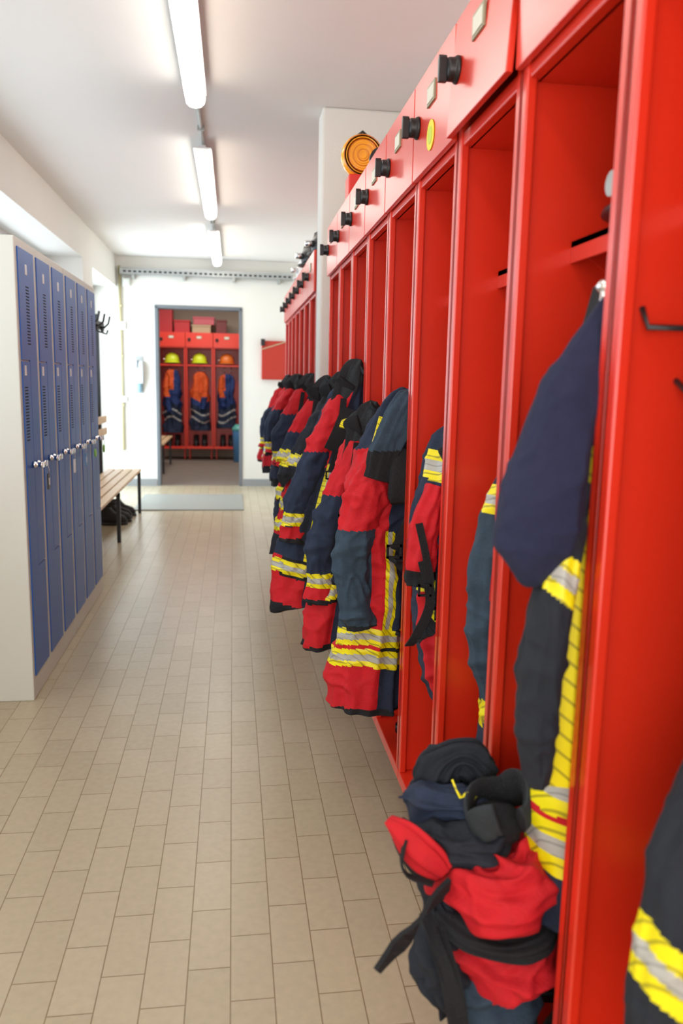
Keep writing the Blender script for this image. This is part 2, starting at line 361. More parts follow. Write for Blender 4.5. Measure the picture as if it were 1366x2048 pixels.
def boot(x,y,z0=0,s=1.0,rot=0,h=.26,label='black rubber boot standing on the floor',group='boots'):
    ca,sa=math.cos(rot),math.sin(rot)
    r=root('boot',(x,y,z0),label,'boot',group)
    def T(p): return (x+(p[0]*ca-p[1]*sa)*s,y+(p[0]*sa+p[1]*ca)*s,z0+p[2]*s)
    g=G()
    prof=[(.0,.13,.052,.03),(-.0,.13,.054,.06),(.01,.115,.052,.09),(.05,.075,.05,.12),(.07,.055,.048,.16),(.07,.058,.05,h),(.07,.05,.043,h+.003),(.07,.048,.04,h-.05)]
    n=24
    for cx,rx,ry,z in prof:
        for j in range(n):
            th=2*math.pi*j/n; g.v.append(T((cx+rx*math.cos(th),ry*math.sin(th),z)))
    for k in range(len(prof)-1):
        for j in range(n):
            g.f.append((k*n+j,k*n+(j+1)%n,(k+1)*n+(j+1)%n,(k+1)*n+j)); g.m.append(0); g.sm.append(True)
    g.f.append(tuple(range(n))); g.m.append(0); g.sm.append(False)
    obj('shaft',g,M_rub,r)
    g=G()
    for z in (0,.03):
        for j in range(n):
            th=2*math.pi*j/n; g.v.append(T((.138*math.cos(th),.058*math.sin(th),z)))
    for j in range(n): g.f.append((j,(j+1)%n,n+(j+1)%n,n+j)); g.m.append(0); g.sm.append(True)
    g.f.append(tuple(range(n))); g.f.append(tuple(range(n,2*n))); g.m+=[0,0]; g.sm+=[False]*2
    obj('sole',g,M_black,r)
    return r
for (x,y) in ((-1.10,7.45),(-1.08,7.59),(-1.10,7.80),(-1.08,7.94)): boot(x,y,0,.95,math.pi,.17,'dark work shoe on the floor under the bench','shoes under the bench')
# ---------------------------------------------------------------- cloth loft
def cr(a,b,c,d,t): return .5*((2*b)+(-a+c)*t+(2*a-5*b+4*c-d)*t*t+(-a+3*b-3*c+d)*t**3)
def sample(ctrl,step):
    out=[]; n=len(ctrl)
    for i in range(n-1):
        p=[ctrl[max(i-1,0)],ctrl[i],ctrl[i+1],ctrl[min(i+2,n-1)]]
        L=math.dist(p[1][:3],p[2][:3]); k=max(2,int(L/step))
        for j in range(k): out.append([cr(p[0][q],p[1][q],p[2][q],p[3][q],j/k) for q in range(5)])
    out.append(list(ctrl[-1])); return out
def ridge(p):
    n=noise.noise(p)/.15; return math.exp(-n*n)-.35
def loft(g,ctrl,col,seg=64,step=.008,folds=(5,.10),wr=.006,wf=12,seed=0,ref=(1,0,0),squash=2.0,crease=.010,cz=6,ring=0):
    """soft cloth tube: ctrl rows (x,y,z,ra,rb); crease = rounded wrinkle height; ring = bunching around the tube"""
    S=sample(ctrl,step); i0=len(g.v); n=len(S); ref=Vector(ref); s=0; ss=[]; und=[]
    P=[Vector(q[:3]) for q in S]
    for k,q in enumerate(S):
        if k: s+=(P[k]-P[k-1]).length
        ss.append(s)
        t=(P[min(k+1,n-1)]-P[max(k-1,0)]).normalized()
        a=(ref-t*ref.dot(t)).normalized(); b=t.cross(a)
        for j in range(seg):
            th=2*math.pi*j/seg
            c,d=math.cos(th),math.sin(th)
            e=(abs(c)**squash+abs(d)**squash)**(-1/squash)
            nn=noise.noise(Vector((c*1.2+seed*3.1,d*1.2,s*2.5)))
            u=(folds[0]*th/2+seed+3.2*nn+s*2.2)
            f=1+folds[1]*(1-2*abs(math.sin(u))**1.3)+folds[1]*.4*math.sin((folds[0]*2+1)*th+seed*2-s*5+4*nn)
            pos=P[k]+a*(c*e*q[3]*f)+b*(d*e*q[4]*f)
            w=noise.noise(pos*wf+Vector((seed*7.3,0,0)))*wr
            if crease:
                sz=min(1,(q[3]+q[4])/.08)
                w+=crease*.8*sz*ridge(Vector((pos.x*6+pos.z*cz*.6+seed,pos.y*6+seed*2,pos.z*cz*1.2-pos.x*6)))
                w+=crease*.35*sz*ridge(Vector((pos.x*11-pos.z*8,pos.y*11+seed,pos.z*15+pos.x*9)))
            if ring:
                w+=ring*.9*ridge(Vector((c*.8+seed,d*.8+nn,s*13)))
            g.v.append(tuple(pos+(a*c+b*d)*w)); und.append(pos)
    for k in range(n-1):
        for j in range(seg):
            g.f.append((i0+k*seg+j,i0+k*seg+(j+1)%seg,i0+(k+1)*seg+(j+1)%seg,i0+(k+1)*seg+j))
            th=(j+.5)/seg*360; v=und[k*seg+j]; v1=und[(k+1)*seg+j]
            g.m.append(col((ss[k]+ss[k+1])/2,th,(v+v1)/2)); g.sm.append(True)
    for q,base in ((0,0),(1,(n-1)*seg)):
        idx=[i0+base+j for j in range(seg)]
        c=sum((Vector(g.v[i]) for i in idx),Vector())/seg
        if q: c=c-(P[-1]-P[-3]).normalized()*.03
        g.v.append(tuple(c)); ci=len(g.v)-1
        for j in range(seg):
            g.f.append((idx[j],idx[(j+1)%seg],ci)); g.m.append(BK if q else g.m[-1]); g.sm.append(not q)
    return g
def ribbon(g,pts,w,m,wd=(0,1,0),th=.003):
    pts=[(*p,0,0) for p in pts]; S=sample(pts,.012); P=[Vector(q[:3]) for q in S]; wd=Vector(wd).normalized(); i0=len(g.v)
    for k,p in enumerate(P):
        t=(P[min(k+1,len(P)-1)]-P[max(k-1,0)]).normalized(); a=(wd-t*wd.dot(t)).normalized(); b=t.cross(a)
        for x,y in ((-1,-1),(1,-1),(1,1),(-1,1)): g.v.append(tuple(p+a*(x*w/2)+b*(y*th/2)))
    for k in range(len(P)-1):
        for j in range(4):
            g.f.append((i0+k*4+j,i0+k*4+(j+1)%4,i0+k*4+4+(j+1)%4,i0+k*4+4+j)); g.m.append(m); g.sm.append(False)
    g.f.append((i0,i0+1,i0+2,i0+3)); e=i0+(len(P)-1)*4; g.f.append((e+3,e+2,e+1,e)); g.m+=[m,m]; g.sm+=[False]*2
    return g
def band(z,cs,w=.05):
    for c in cs:
        d=abs(z-c)
        if d<w/2: return SV if d<w*.2 else YL
    return None
def buckle(g,c,s=.02,m=BK):
    x,y,z=c
    g.box(x-s,x+s,y-.004,y+.004,z+s*.6,z+s*.9,m); g.box(x-s,x+s,y-.004,y+.004,z-s*.9,z-s*.6,m)
    g.box(x-s,x-s*.7,y-.004,y+.004,z-s*.9,z+s*.9,m); g.box(x+s*.7,x+s,y-.004,y+.004,z-s*.9,z+s*.9,m)
def cloth(name,g,r,label=None): return obj(name,g,FAB,r,label=label)
def neck_collar(g,c,r,h,tilt,m1=BK,m2=GY,seed=0,a0=-30,a1=250,rz=0,th=.007):
    """open stand-up collar: flat band swept round an arc in a tilted plane"""
    rows=[]; c=Vector(c); R=Matrix.Rotation(rz,3,'Z')@Matrix.Rotation(tilt,3,'Y')
    up=R@Vector((0,0,1))
    for i in range(15):
        a=math.radians(a0+(a1-a0)*i/14)
        p=c+R@Vector((r*math.cos(a),r*.8*math.sin(a),.012*math.sin(3*a+seed)))
        rows.append((p.x,p.y,p.z,h*(.8+.2*math.sin(2*a)),th))
    loft(g,rows,lambda s,th,v: m1 if th<180 else m2,seg=24,step=.006,seed=seed,ref=up,folds=(2,.03),wr=.004,crease=.003)
    return g
def jacket(x,y,zt,zb,w,d,seed,label,lean=0,bands=(.12,.19),red='low',top=(0,0),base=NV,slbase=NV,group='hanging turnout jackets',vert=True,straps=True,bw=.05,slen=.84,sred=True,seg=56,step=.009,flap=False):
    r=root('turnout_jacket',(x,y,zb),label,'jacket',group)
    H=zt-zb
    ctrl=[(x+top[0]+.03,y,zt,.012,.015),(x+top[0]+.01,y,zt-.06*H,w*.45,d*.6),(x+top[0]*.75,y,zt-.2*H,w*.8,d*.9),(x+top[0]*.35-lean*.3,y,zt-.45*H,w*.93,d),(x+top[0]*.1-lean*.6,y,zt-.7*H,w,d*1.05),(x-lean,y,zb+.05,w*1.08,d*1.1),(x-lean,y,zb,w*1.1,d*1.12)]
    def col(s,th,v):
        h=v.z-zb; h+=.010*math.sin(math.radians(th)*2+seed)
        b=band(h,bands,bw)
        if h<.012: return BK
        if b is not None: return b
        if min(bands)-.04<h<max(bands)+.04: return BK if th<150 else (RD if red!='none' else BK)
        if vert and h>max(bands) and h<.62*H and 78<th<98: return SV if 84<th<92 else YL
        if red=='low' and h<min(bands): return RD if th>85 else base
        if red=='mid' and .30*H<h<.75*H and 98<th<185: return RD
        if red=='high' and h>.50*H and th>98: return RD
        if red=='low' and h>.6*H and 98<th<170: return RD
        return base
    cloth('torso',loft(G(),ctrl,col,seg=seg,step=step,seed=seed,folds=(4,.10),wr=.010,wf=8,crease=.011),r)
    sx=x+top[0]*.9-w*.55; sy=y-d*.55
    c2=[(sx+.04,sy+.03,zt-.10*H,.03,.03),(sx,sy,zt-.18*H,.050,.043),(sx-.035-lean*.2-top[0]*.3,sy-.01,zt-.40*H,.054,.045),(sx-.04-lean*.5-top[0]*.6,sy-.015,zt-.56*H,.050,.042),(sx-.01-lean*.7-top[0]*.75,sy-.01,zt-(slen-.08)*H,.050,.040),(sx-.01-lean*.75-top[0]*.8,sy-.01,zt-slen*H,.052,.042)]
    def cs(s,th,v):
        q=(zt-v.z)/H
        if q>slen-.02: return BK
        b=band(q*H,[(slen-.10)*H],.05)
        if b is not None: return b
        if q<.34 and sred: return RD
        if sred and q>slen-.07: return RD
        return slbase
    cloth('sleeve',loft(G(),c2,cs,seg=48,step=step,seed=seed+2,folds=(3,.05),wr=.006,wf=14,crease=.010,ring=.006),r)
    cx=x+top[0]
    cloth('collar',neck_collar(G(),(cx-.02,y-.03,zt-.03),.058,.038,-.7,seed=seed),r,'open dark collar')
    cloth('hood_lining',loft(G(),[(cx+.02,y-.02,zt+.03,.02,.02),(cx+.005,y-.03,zt+.005,.036,.022),(cx-.02,y-.05,zt-.05,.048,.014),(cx-.05,y-.06,zt-.15,.042,.010),(cx-.055,y-.06,zt-.19,.036,.008)],lambda s,th,v: GY if th<120 else BK,seg=36,step=.007,seed=seed+5,folds=(4,.12),wr=.008,wf=14,crease=.008),r,'dark hanging flap')
    if straps:
        g=G(); ys=y-d-.035
        ribbon(g,[(cx-.05,ys+.02,zt-.12*H),(cx-.07,ys,zt-.3*H),(cx-.075-lean*.3,ys,zt-.42*H)],.024,BK,(1,0,0)); buckle(g,(cx-.077-lean*.3,ys-.003,zt-.43*H),.018)
        ribbon(g,[(cx-.08-lean*.3,ys,zt-.44*H),(cx-.05-lean*.3,ys,zt-.49*H),(cx-.02,ys,zt-.46*H)],.02,BK,(1,0,.5))
        cloth('strap',g,r,'black webbing strap with buckle')
    if flap:
        g=G(); ribbon(g,[(cx-.03,y-d-.02,zt-.16*H),(cx-.07,y-d-.04,zt-.26*H),(cx-.10,y-d-.04,zt-.33*H)],.055,BK,(1,0,.4),th=.008)
        ribbon(g,[(cx-.045,y-d-.028,zt-.2*H),(cx-.06,y-d-.046,zt-.235*H)],.02,YL,(1,0,.4),th=.008)
        cloth('chest_flap',g,r,'black chest flap with yellow tag')
    return r
# ---- hero jacket
hy=2.31
r=root('turnout_jacket',(.40,hy,.36),'navy and red firefighter jacket with double yellow hem bands','jacket','hanging turnout jackets')
ctrl=[(.515,hy,1.33,.02,.02),(.49,hy,1.27,.06,.06),(.455,hy,1.13,.10,.085),(.43,hy,.98,.112,.09),(.430,hy,.85,.10,.09),(.430,hy,.70,.095,.09),(.415,hy,.55,.105,.095),(.405,hy,.42,.118,.10),(.40,hy,.365,.124,.105)]
def hc(s,th,v):
    z=v.z+.008*math.sin(math.radians(th)*2.5)
    if z<.378: return BK
    if z<.505: return RD if th>78 or th<-1 else NV
    if z<.625:
        q=(z-.505)
        if q<.054: return SV if .017<q<.037 else YL
        if q<.066: return BK if th<85 else RD
        q-=.066; return SV if .017<q<.037 else YL
    if z<.92:
        if 62<th<84: return SV if 69<th<77 else YL
        if 84<=th<108: return RD
        if th<62: return NV
        return SL
    if z<1.16: return RD if 78<th<230 else NV
    return SL if th<100 else NV
cloth('torso',loft(G(),ctrl,hc,seg=120,step=.0042,seed=1.3,folds=(4,.07),wr=.008,wf=9,crease=.012),r)
c2=[(.47,hy-.05,1.22,.03,.03),(.425,hy-.07,1.13,.050,.045),(.372,hy-.07,.98,.060,.050),(.345,hy-.075,.86,.056,.046),(.345,hy-.075,.74,.052,.045),(.368,hy-.07,.66,.048,.042),(.374,hy-.07,.632,.048,.042)]
cloth('sleeve',loft(G(),c2,lambda s,th,v: (RD if v.z>.93 else (BK if v.z<.645 else SL)),seg=72,step=.0045,seed=4,folds=(3,.05),wr=.007,wf=12,crease=.012,ring=.007),r)
cloth('collar',neck_collar(G(),(.475,hy-.07,1.25),.07,.042,-.75,SL,BK,seed=1,a0=-60,a1=230),r,'slate storm collar folded over')
cloth('hood_lining',loft(G(),[(.53,hy-.06,1.33,.02,.012),(.50,hy-.09,1.31,.04,.012),(.46,hy-.115,1.25,.042,.010),(.425,hy-.13,1.17,.045,.009),(.40,hy-.13,1.08,.034,.007)],lambda s,th,v: SL if v.z>1.16 else BK,seg=44,step=.005,seed=3,folds=(4,.14),wr=.006,crease=.008),r,'slate storm flap folded over')
g=G(); loft(g,[(.50,hy-.115,1.16,.040,.010),(.482,hy-.13,1.10,.046,.016),(.475,hy-.13,1.03,.040,.014),(.475,hy-.128,1.02,.036,.010)],lambda s,th,v: BK,seg=40,step=.006,seed=7,folds=(2,.04),wr=.003,squash=5,crease=.003)
cloth('pocket_flap',g,r,'black pocket flap')
g=G(); ribbon(g,[(.505,hy-.125,1.24),(.515,hy-.14,1.08),(.485,hy-.14,.95),(.455,hy-.135,.88)],.022,BK,(1,0,0))
buckle(g,(.455,hy-.14,.875),.022); ribbon(g,[(.455,hy-.14,.86),(.48,hy-.14,.825),(.51,hy-.135,.84)],.02,BK,(1,0,.5)); ribbon(g,[(.44,hy-.14,.86),(.46,hy-.15,.845),(.49,hy-.14,.85)],.012,BK,(1,0,.5))
cloth('strap',g,r,'black webbing strap with buckle')
g=G(); ribbon(g,[(.43,hy-.10,1.25),(.415,hy-.115,1.20),(.40,hy-.12,1.15)],.045,YL,(1,0,0),.008); ribbon(g,[(.43,hy-.105,1.25),(.415,hy-.12,1.20),(.40,hy-.125,1.15)],.018,SV,(1,0,0),.009)
cloth('shoulder_band',g,r,'yellow reflective shoulder panel')
g=G(); ribbon(g,[(.49,hy-.10,.62),(.47,hy-.13,.63),(.50,hy-.13,.615)],.012,BK,(0,0,1)); cloth('pull_tab',g,r)
BL='black firefighting boot on the locker floor'
boot(.62,2.26,.225,.85,0,.2,BL,'boots in lockers'); boot(.64,2.39,.225,.85,0,.2,BL,'boots in lockers')
# ---- neighbours further down the row
jacket(.39,2.70,1.25,.43,.085,.078,2.2,'red and navy turnout jacket with yellow cuffs hanging in locker',lean=.06,bands=(.20,),top=(.07,0),slen=.80,seg=88,step=.0055)
jacket(.335,3.09,1.40,.47,.105,.088,5.1,'navy and red turnout jacket, hem swung outward',lean=.075,bands=(.155,),top=(.13,0),red='low',slen=.72,seg=88,step=.0055,flap=True)
jacket(.33,3.48,1.35,.60,.09,.078,8.4,'black turnout jacket with two yellow hem bands',lean=.055,bands=(.13,.22),top=(.13,0),red='mid',base=N2,slbase=N2,sred=False,slen=.55,vert=False,seg=72,step=.007)
jacket(.34,3.86,1.34,.66,.088,.078,9.4,'navy turnout jacket with yellow bands at the row end',lean=.055,bands=(.16,.25),top=(.1,0),red='high',base=NV,slbase=NV,slen=.6,vert=False)
for i in range(6):
    jacket(.37+.02*math.sin(i*2),far0+.19+LW*i,1.36,.70+.04*math.cos(i*3),.088,.085,11+i*1.7,'red and dark turnout jacket with yellow bands on far lockers',lean=.05,bands=(.13,.38),top=(.1,0),red=('high','mid','low')[i%3],base=N2 if i%2 else NV,seg=36,step=.011,straps=i<2,vert=False)
# ---- locker 1.755-2.14
jy=1.93
r=root('turnout_jacket',(.52,jy,.55),'navy and red turnout jacket with black hood and loose straps','jacket','hanging turnout jackets')
def c_(s,th,v):
    z=v.z+(.02*math.cos(math.radians(th)))
    if 1.10<z<1.17 and th<190: return SV if 1.122<z<1.148 else YL
    if z>1.05 and th>95: return NV
    if .82<z<.86: return YL
    if z<.82 and 95<th<150: return RD
    return NV
cloth('torso',loft(G(),[(.565,jy,1.26,.02,.03),(.545,jy,1.18,.055,.06),(.53,jy,1.05,.07,.08),(.525,jy,.85,.075,.09),(.535,jy,.7,.065,.08),(.555,jy,.57,.05,.07),(.56,jy,.55,.045,.06)],c_,seg=88,step=.0055,seed=3.3,folds=(4,.08),wr=.010,wf=9,crease=.011),r)
cloth('sleeve',loft(G(),[(.50,jy-.06,1.10,.03,.03),(.475,jy-.07,1.03,.040,.036),(.46,jy-.08,.94,.040,.036),(.455,jy-.08,.86,.034,.03)],lambda s,th,v: RD if v.z>.90 else BK,seg=48,step=.005,seed=6,wr=.006,crease=.010,ring=.005),r)
cloth('hood',loft(G(),[(.572,jy-.06,1.40,.012,.015),(.56,jy-.07,1.35,.028,.022),(.548,jy-.075,1.28,.034,.026),(.535,jy-.08,1.21,.028,.022),(.55,jy-.075,1.17,.015,.012)],lambda s,th,v: BK if v.z<1.3 else GY,seg=40,step=.005,seed=9,wr=.006,folds=(4,.12),crease=.008),r,'black hood')
cloth('collar',neck_collar(G(),(.545,jy-.06,1.19),.04,.03,-.6,BK,GY,seed=4),r,'open dark collar')
g=G(); ribbon(g,[(.45,jy-.12,.93),(.47,jy-.13,.83),(.435,jy-.13,.74),(.42,jy-.12,.72)],.024,BK,(1,0,.3)); ribbon(g,[(.50,jy-.12,.9),(.49,jy-.12,.78),(.44,jy-.13,.735)],.03,BK,(1,0,.6))
ribbon(g,[(.47,jy-.125,.81),(.50,jy-.125,.78),(.53,jy-.125,.80)],.016,YL,(0,0,1)); buckle(g,(.455,jy-.13,.86),.016); buckle(g,(.50,jy-.125,.80),.018)
ribbon(g,[(.44,jy-.11,1.02),(.455,jy-.125,.95),(.47,jy-.13,.88)],.018,BK,(1,0,.2))
cloth('strap',g,r,'black hanging belt straps')
boot(.62,1.95,.225,.85,0,.18,BL,'boots in lockers')
# ---- locker 1.37-1.755
jy=1.56
r=root('turnout_jacket',(.56,jy,.56),'navy turnout jacket whose sleeve pokes out of locker','jacket','hanging turnout jackets')
def c_(s,th,v):
    z=v.z
    if .60<z<.66: return YL
    if 1.11<z<1.15: return SV if 1.122<z<1.138 else YL
    return NV
cloth('torso',loft(G(),[(.62,jy+.02,1.28,.02,.02),(.61,jy+.02,1.18,.05,.07),(.60,jy+.02,1.0,.06,.09),(.60,jy+.02,.7,.06,.09),(.60,jy+.02,.56,.06,.09)],c_,seed=2.3,wr=.01,wf=12),r)
def c_(s,th,v):
    z=v.z+.3*(v.x-.52)
    if 1.095<z<1.155: return SV if 1.115<z<1.135 else YL
    if .93<z<1.0 and 40<th<110: return RD
    if .66<z<.71: return YL
    return SL if z<1.1 else NV
cloth('sleeve',loft(G(),[(.555,jy-.06,1.19,.020,.02),(.53,jy-.07,1.13,.034,.034),(.510,jy-.08,.97,.044,.042),(.512,jy-.08,.84,.043,.042),(.532,jy-.08,.72,.034,.035),(.54,jy-.08,.65,.03,.03)],c_,seg=72,step=.004,seed=6.6,wr=.005,crease=.010,folds=(3,.06)),r)
# ---- locker .985-1.37 : big jacket, hood, long yellow edge
jy=1.17
r=root('turnout_jacket',(.56,jy,.50),'black turnout jacket with long yellow front edge and navy hood','jacket','hanging turnout jackets')
def c_(s,th,v):
    z=v.z
    if z<.605: return NV
    if z<.690: return SV if .634<z<.662 else YL
    if z<.700: return RD if th>110 else BK
    if z<.785: return SV if .729<z<.757 else YL
    return N2
cloth('torso',loft(G(),[(.60,jy,1.40,.02,.02),(.59,jy-.01,1.32,.05,.05),(.57,jy-.01,1.2,.055,.06),(.56,jy-.01,1.0,.06,.075),(.552,jy-.02,.85,.066,.08),(.540,jy-.045,.74,.066,.08),(.532,jy-.05,.62,.064,.08),(.532,jy-.05,.51,.060,.08)],c_,seg=110,step=.004,seed=1.1,folds=(3,.03),wr=.005,wf=9,crease=.006),r)
P0=[(.494,jy-.135,1.27),(.490,jy-.14,1.18),(.489,jy-.142,1.08),(.486,jy-.143,.95),(.481,jy-.144,.85),(.476,jy-.142,.772)]
g=G(); ribbon(g,P0,.056,RD,(1,-.2,0),.006); ribbon(g,[(a,b-.004,c) for a,b,c in P0],.045,YL,(1,-.2,0),.007)
cloth('reflective_strip',g,r,'long yellow reflective front edge strip')
def c_(s,th,v):
    q=v.z+.7*(v.x-.45)
    if 1.055<q<1.125: return SV if 1.078<q<1.102 else YL
    return N2
cloth('sleeve',loft(G(),[(.474,jy-.14,1.22,.018,.020),(.455,jy-.15,1.15,.026,.028),(.440,jy-.155,1.06,.029,.031),(.428,jy-.16,.95,.031,.033),(.426,jy-.158,.87,.028,.03),(.434,jy-.15,.80,.020,.024),(.438,jy-.15,.78,.014,.018)],c_,seg=90,step=.003,seed=4.6,wr=.004,folds=(3,.05),crease=.008,ring=.004),r)
cloth('hood',loft(G(),[(.512,jy-.115,1.47,.010,.010),(.495,jy-.12,1.43,.022,.020),(.470,jy-.125,1.37,.036,.032),(.444,jy-.13,1.29,.050,.042),(.422,jy-.14,1.21,.060,.052),(.417,jy-.145,1.15,.057,.050),(.416,jy-.145,1.11,.044,.040),(.414,jy-.14,1.08,.022,.022),(.414,jy-.14,1.072,.008,.008)],lambda s,th,v: FL,seg=110,step=.004,seed=2,folds=(2,.035),wr=.008,wf=9,crease=.008,cz=4),r,'draped navy fleece hood')
g=G(); ribbon(g,[(.485,jy-.165,1.34),(.500,jy-.150,1.40),(.517,jy-.12,1.475)],.026,BK,(1,0,0)); ribbon(g,[(.45,jy-.06,1.20),(.445,jy-.06,1.28),(.455,jy-.06,1.325),(.49,jy-.05,1.33),(.51,jy-.04,1.28)],.05,BK,(0,1,0)); ribbon(g,[(.49,jy-.05,1.30),(.50,jy-.06,1.40),(.515,jy-.07,1.49)],.035,BK,(0,1,0))
cloth('strap',g,r,'black strap loop')
g=G().tube([(.57,jy-.05,1.51),(.54,jy-.07,1.50),(.515,jy-.09,1.485),(.505,jy-.11,1.46),(.515,jy-.11,1.445)],.007,seg=10); g.lathe([(.008,-.01),(.014,0),(.008,.01)],(.515,jy-.09,1.488),axis=2,seg=16)
obj('hanger_clip',g,M_chrome,r,label='chrome hook clip')
# ---- first locker: sleeve
jy=.76
r=root('turnout_jacket',(.55,jy,.5),'black turnout jacket sleeve with curved yellow band, hanging loose','jacket','hanging turnout jackets')
def c_(s,th,v):
    q=s-.03*math.cos(math.radians(th))
    if .36<q<.43: return SV if .385<q<.405 else YL
    return N2
cloth('sleeve',loft(G(),[(.61,jy,1.08,.02,.02),(.58,jy,1.00,.04,.045),(.54,jy-.01,.90,.052,.05),(.512,jy-.02,.80,.060,.055),(.500,jy-.025,.70,.062,.055),(.505,jy-.025,.62,.058,.05),(.525,jy-.02,.56,.04,.04)],c_,seg=120,step=.003,seed=4.1,wr=.006,folds=(2,.04),crease=.007),r)
cloth('torso',loft(G(),[(.70,jy+.03,1.38,.02,.02),(.68,jy+.03,1.25,.07,.08),(.67,jy+.03,1.0,.09,.09),(.67,jy+.03,.7,.09,.09),(.67,jy+.03,.5,.09,.09)],lambda s,th,v:(YL if .6<v.z<.66 else N2),seed=2.9),r)
# ---- folded trousers spilling out of locker
boot(.62,1.13,.225,.75,0,.2,'black firefighting boot under folded trousers','boots in lockers'); boot(.62,1.27,.225,.75,0,.2,'black firefighting boot under folded trousers','boots in lockers')
r=root('turnout_trousers',(.42,1.20,.24),'red and navy turnout trousers folded down over boots','trousers')
Z=(0,0,1)
def sh(p):
    x,y,z=p[:3]
    if x>.40: x=.40+(x-.40)*.55
    return (x,y+.085,z)+tuple(p[3:])
def roll(name,pts,m,seed,m2=None,t2=(0,0),label=None,fold=.13,cre=.016,seg=96,ring=.008):
    f=(lambda s,th,v: m2 if (m2 is not None and t2[0]<th<t2[1]) else m)
    cloth(name,loft(G(),[sh(p) for p in pts],f,seg=seg,step=.004,seed=seed,ref=Z,folds=(4,fold),wr=.014,wf=11,crease=cre,cz=9,ring=ring),r,label)
cloth('leg',loft(G(),[(.42,1.20,.60,.05,.05),(.42,1.20,.54,.06,.06),(.43,1.20,.42,.06,.06),(.44,1.20,.34,.056,.06),(.445,1.20,.25,.05,.05)],lambda s,th,v:N2,seg=56,seed=1.5,wr=.012,crease=.014,ring=.008),r)
cloth('leg',loft(G(),[(.40,1.33,.63,.05,.045),(.42,1.32,.56,.06,.06),(.45,1.31,.42,.065,.055),(.46,1.31,.31,.06,.05)],lambda s,th,v:NV,seg=56,seed=6.5,wr=.012,crease=.014,ring=.008),r)
roll('lower_fold',[(.362,1.09,.345,.02,.02),(.395,1.06,.35,.045,.05),(.44,1.045,.345,.050,.055),(.52,1.05,.34,.048,.05),(.575,1.08,.345,.03,.03)],SL,2.1)
roll('hem_fold',[(.40,1.08,.275,.02,.02),(.45,1.04,.27,.035,.05),(.52,1.05,.265,.035,.05),(.58,1.08,.27,.02,.02)],GY,12.1)
roll('side_fold',[(.325,1.12,.53,.03,.015),(.335,1.06,.47,.05,.03),(.355,1.05,.40,.05,.035),(.375,1.06,.33,.05,.03)],N2,5.7)
roll('shin_fold',[(.345,1.08,.465,.012,.015),(.385,1.04,.445,.036,.042),(.44,1.02,.425,.046,.05),(.52,1.02,.42,.044,.05),(.60,1.05,.43,.030,.035)],RD,3.7)
roll('knee_patch',[(.33,1.05,.50,.010,.012),(.37,1.0,.490,.012,.028),(.44,.99,.480,.012,.032),(.52,.99,.488,.012,.03),(.59,1.02,.50,.008,.02)],BK,4.9,cre=.006,ring=0)
roll('thigh_fold',[(.325,1.10,.550,.018,.02),(.36,1.05,.552,.040,.037),(.41,1.01,.552,.046,.047),(.47,1.0,.56,.048,.045),(.54,1.03,.585,.045,.040),(.61,1.06,.62,.028,.028)],RD,6.2,cre=.02)
roll('hip_fold',[(.285,1.12,.600,.015,.02),(.32,1.08,.610,.026,.030),(.37,1.05,.620,.026,.036),(.43,1.05,.620,.020,.03),(.48,1.08,.625,.012,.02)],N2,7.3)
roll('corner_flap',[(.248,1.08,.650,.006,.008),(.272,1.06,.632,.024,.010),(.302,1.04,.606,.030,.012),(.33,1.03,.580,.020,.010)],RD,8.8,BK,(150,200),cre=.006,ring=0)
roll('waist_fold',[(.30,1.17,.640,.012,.02),(.335,1.12,.652,.026,.028),(.385,1.10,.656,.028,.032),(.45,1.12,.65,.018,.02)],NV,9.9,cre=.02)
cloth('back_fold',loft(G(),[(.335,1.30,.60,.02,.03),(.350,1.28,.65,.032,.035),(.368,1.27,.69,.034,.036),(.395,1.26,.705,.030,.034),(.42,1.25,.69,.026,.03),(.435,1.25,.65,.02,.02)],lambda s,th,v:N2,seg=64,step=.005,seed=10.5,ref=(0,1,0),folds=(4,.16),wr=.012,crease=.018,ring=.01),r)
cloth('waistband',neck_collar(G(),(.425,1.14,.680),.052,.032,-.35,GY,BK,seed=2,a0=-80,a1=240,rz=.3,th=.009),r,'padded dark grey waistband opening')
cloth('inner_lining',loft(G(),[(.385,1.15,.64,.02,.02),(.42,1.15,.645,.034,.034),(.46,1.15,.64,.02,.02)],lambda s,th,v:BK,seg=32,seed=3,ref=Z,crease=.006),r)
g=G(); ribbon(g,[(.335,1.10,.57),(.30,1.08,.555),(.27,1.06,.53),(.235,1.05,.50),(.212,1.04,.480)],.044,BK,(.6,0,1),.007)
cloth('strap_tab',g,r,'wide black leather strap tab')
g=G(); ribbon(g,[(.27,1.13,.635),(.262,1.12,.605),(.272,1.12,.58),(.31,1.10,.575)],.014,BK,(0,1,0)); ribbon(g,[(.315,1.10,.50),(.33,1.04,.44),(.345,1.04,.36),(.365,1.04,.26)],.032,BK,(1,0,0)); ribbon(g,[(.30,1.11,.52),(.32,1.05,.47),(.345,1.03,.40)],.018,BK,(1,0,0)); buckle(g,(.36,1.035,.28),.018)
cloth('suspender',g,r,'black webbing suspender')
g=G(); ribbon(g,[(.36,1.19,.70),(.368,1.165,.682),(.378,1.16,.694),(.388,1.16,.68),(.396,1.17,.69)],.005,YL,(0,1,0))
cloth('draw_loop',g,r,'neon yellow draw loop')
r=root('turnout_trousers',(.46,1.50,.23),'navy turnout trousers folded down inside the next locker','trousers')
boot(.60,1.52,.225,.75,0,.2,'black firefighting boot inside the red locker','boots in lockers')
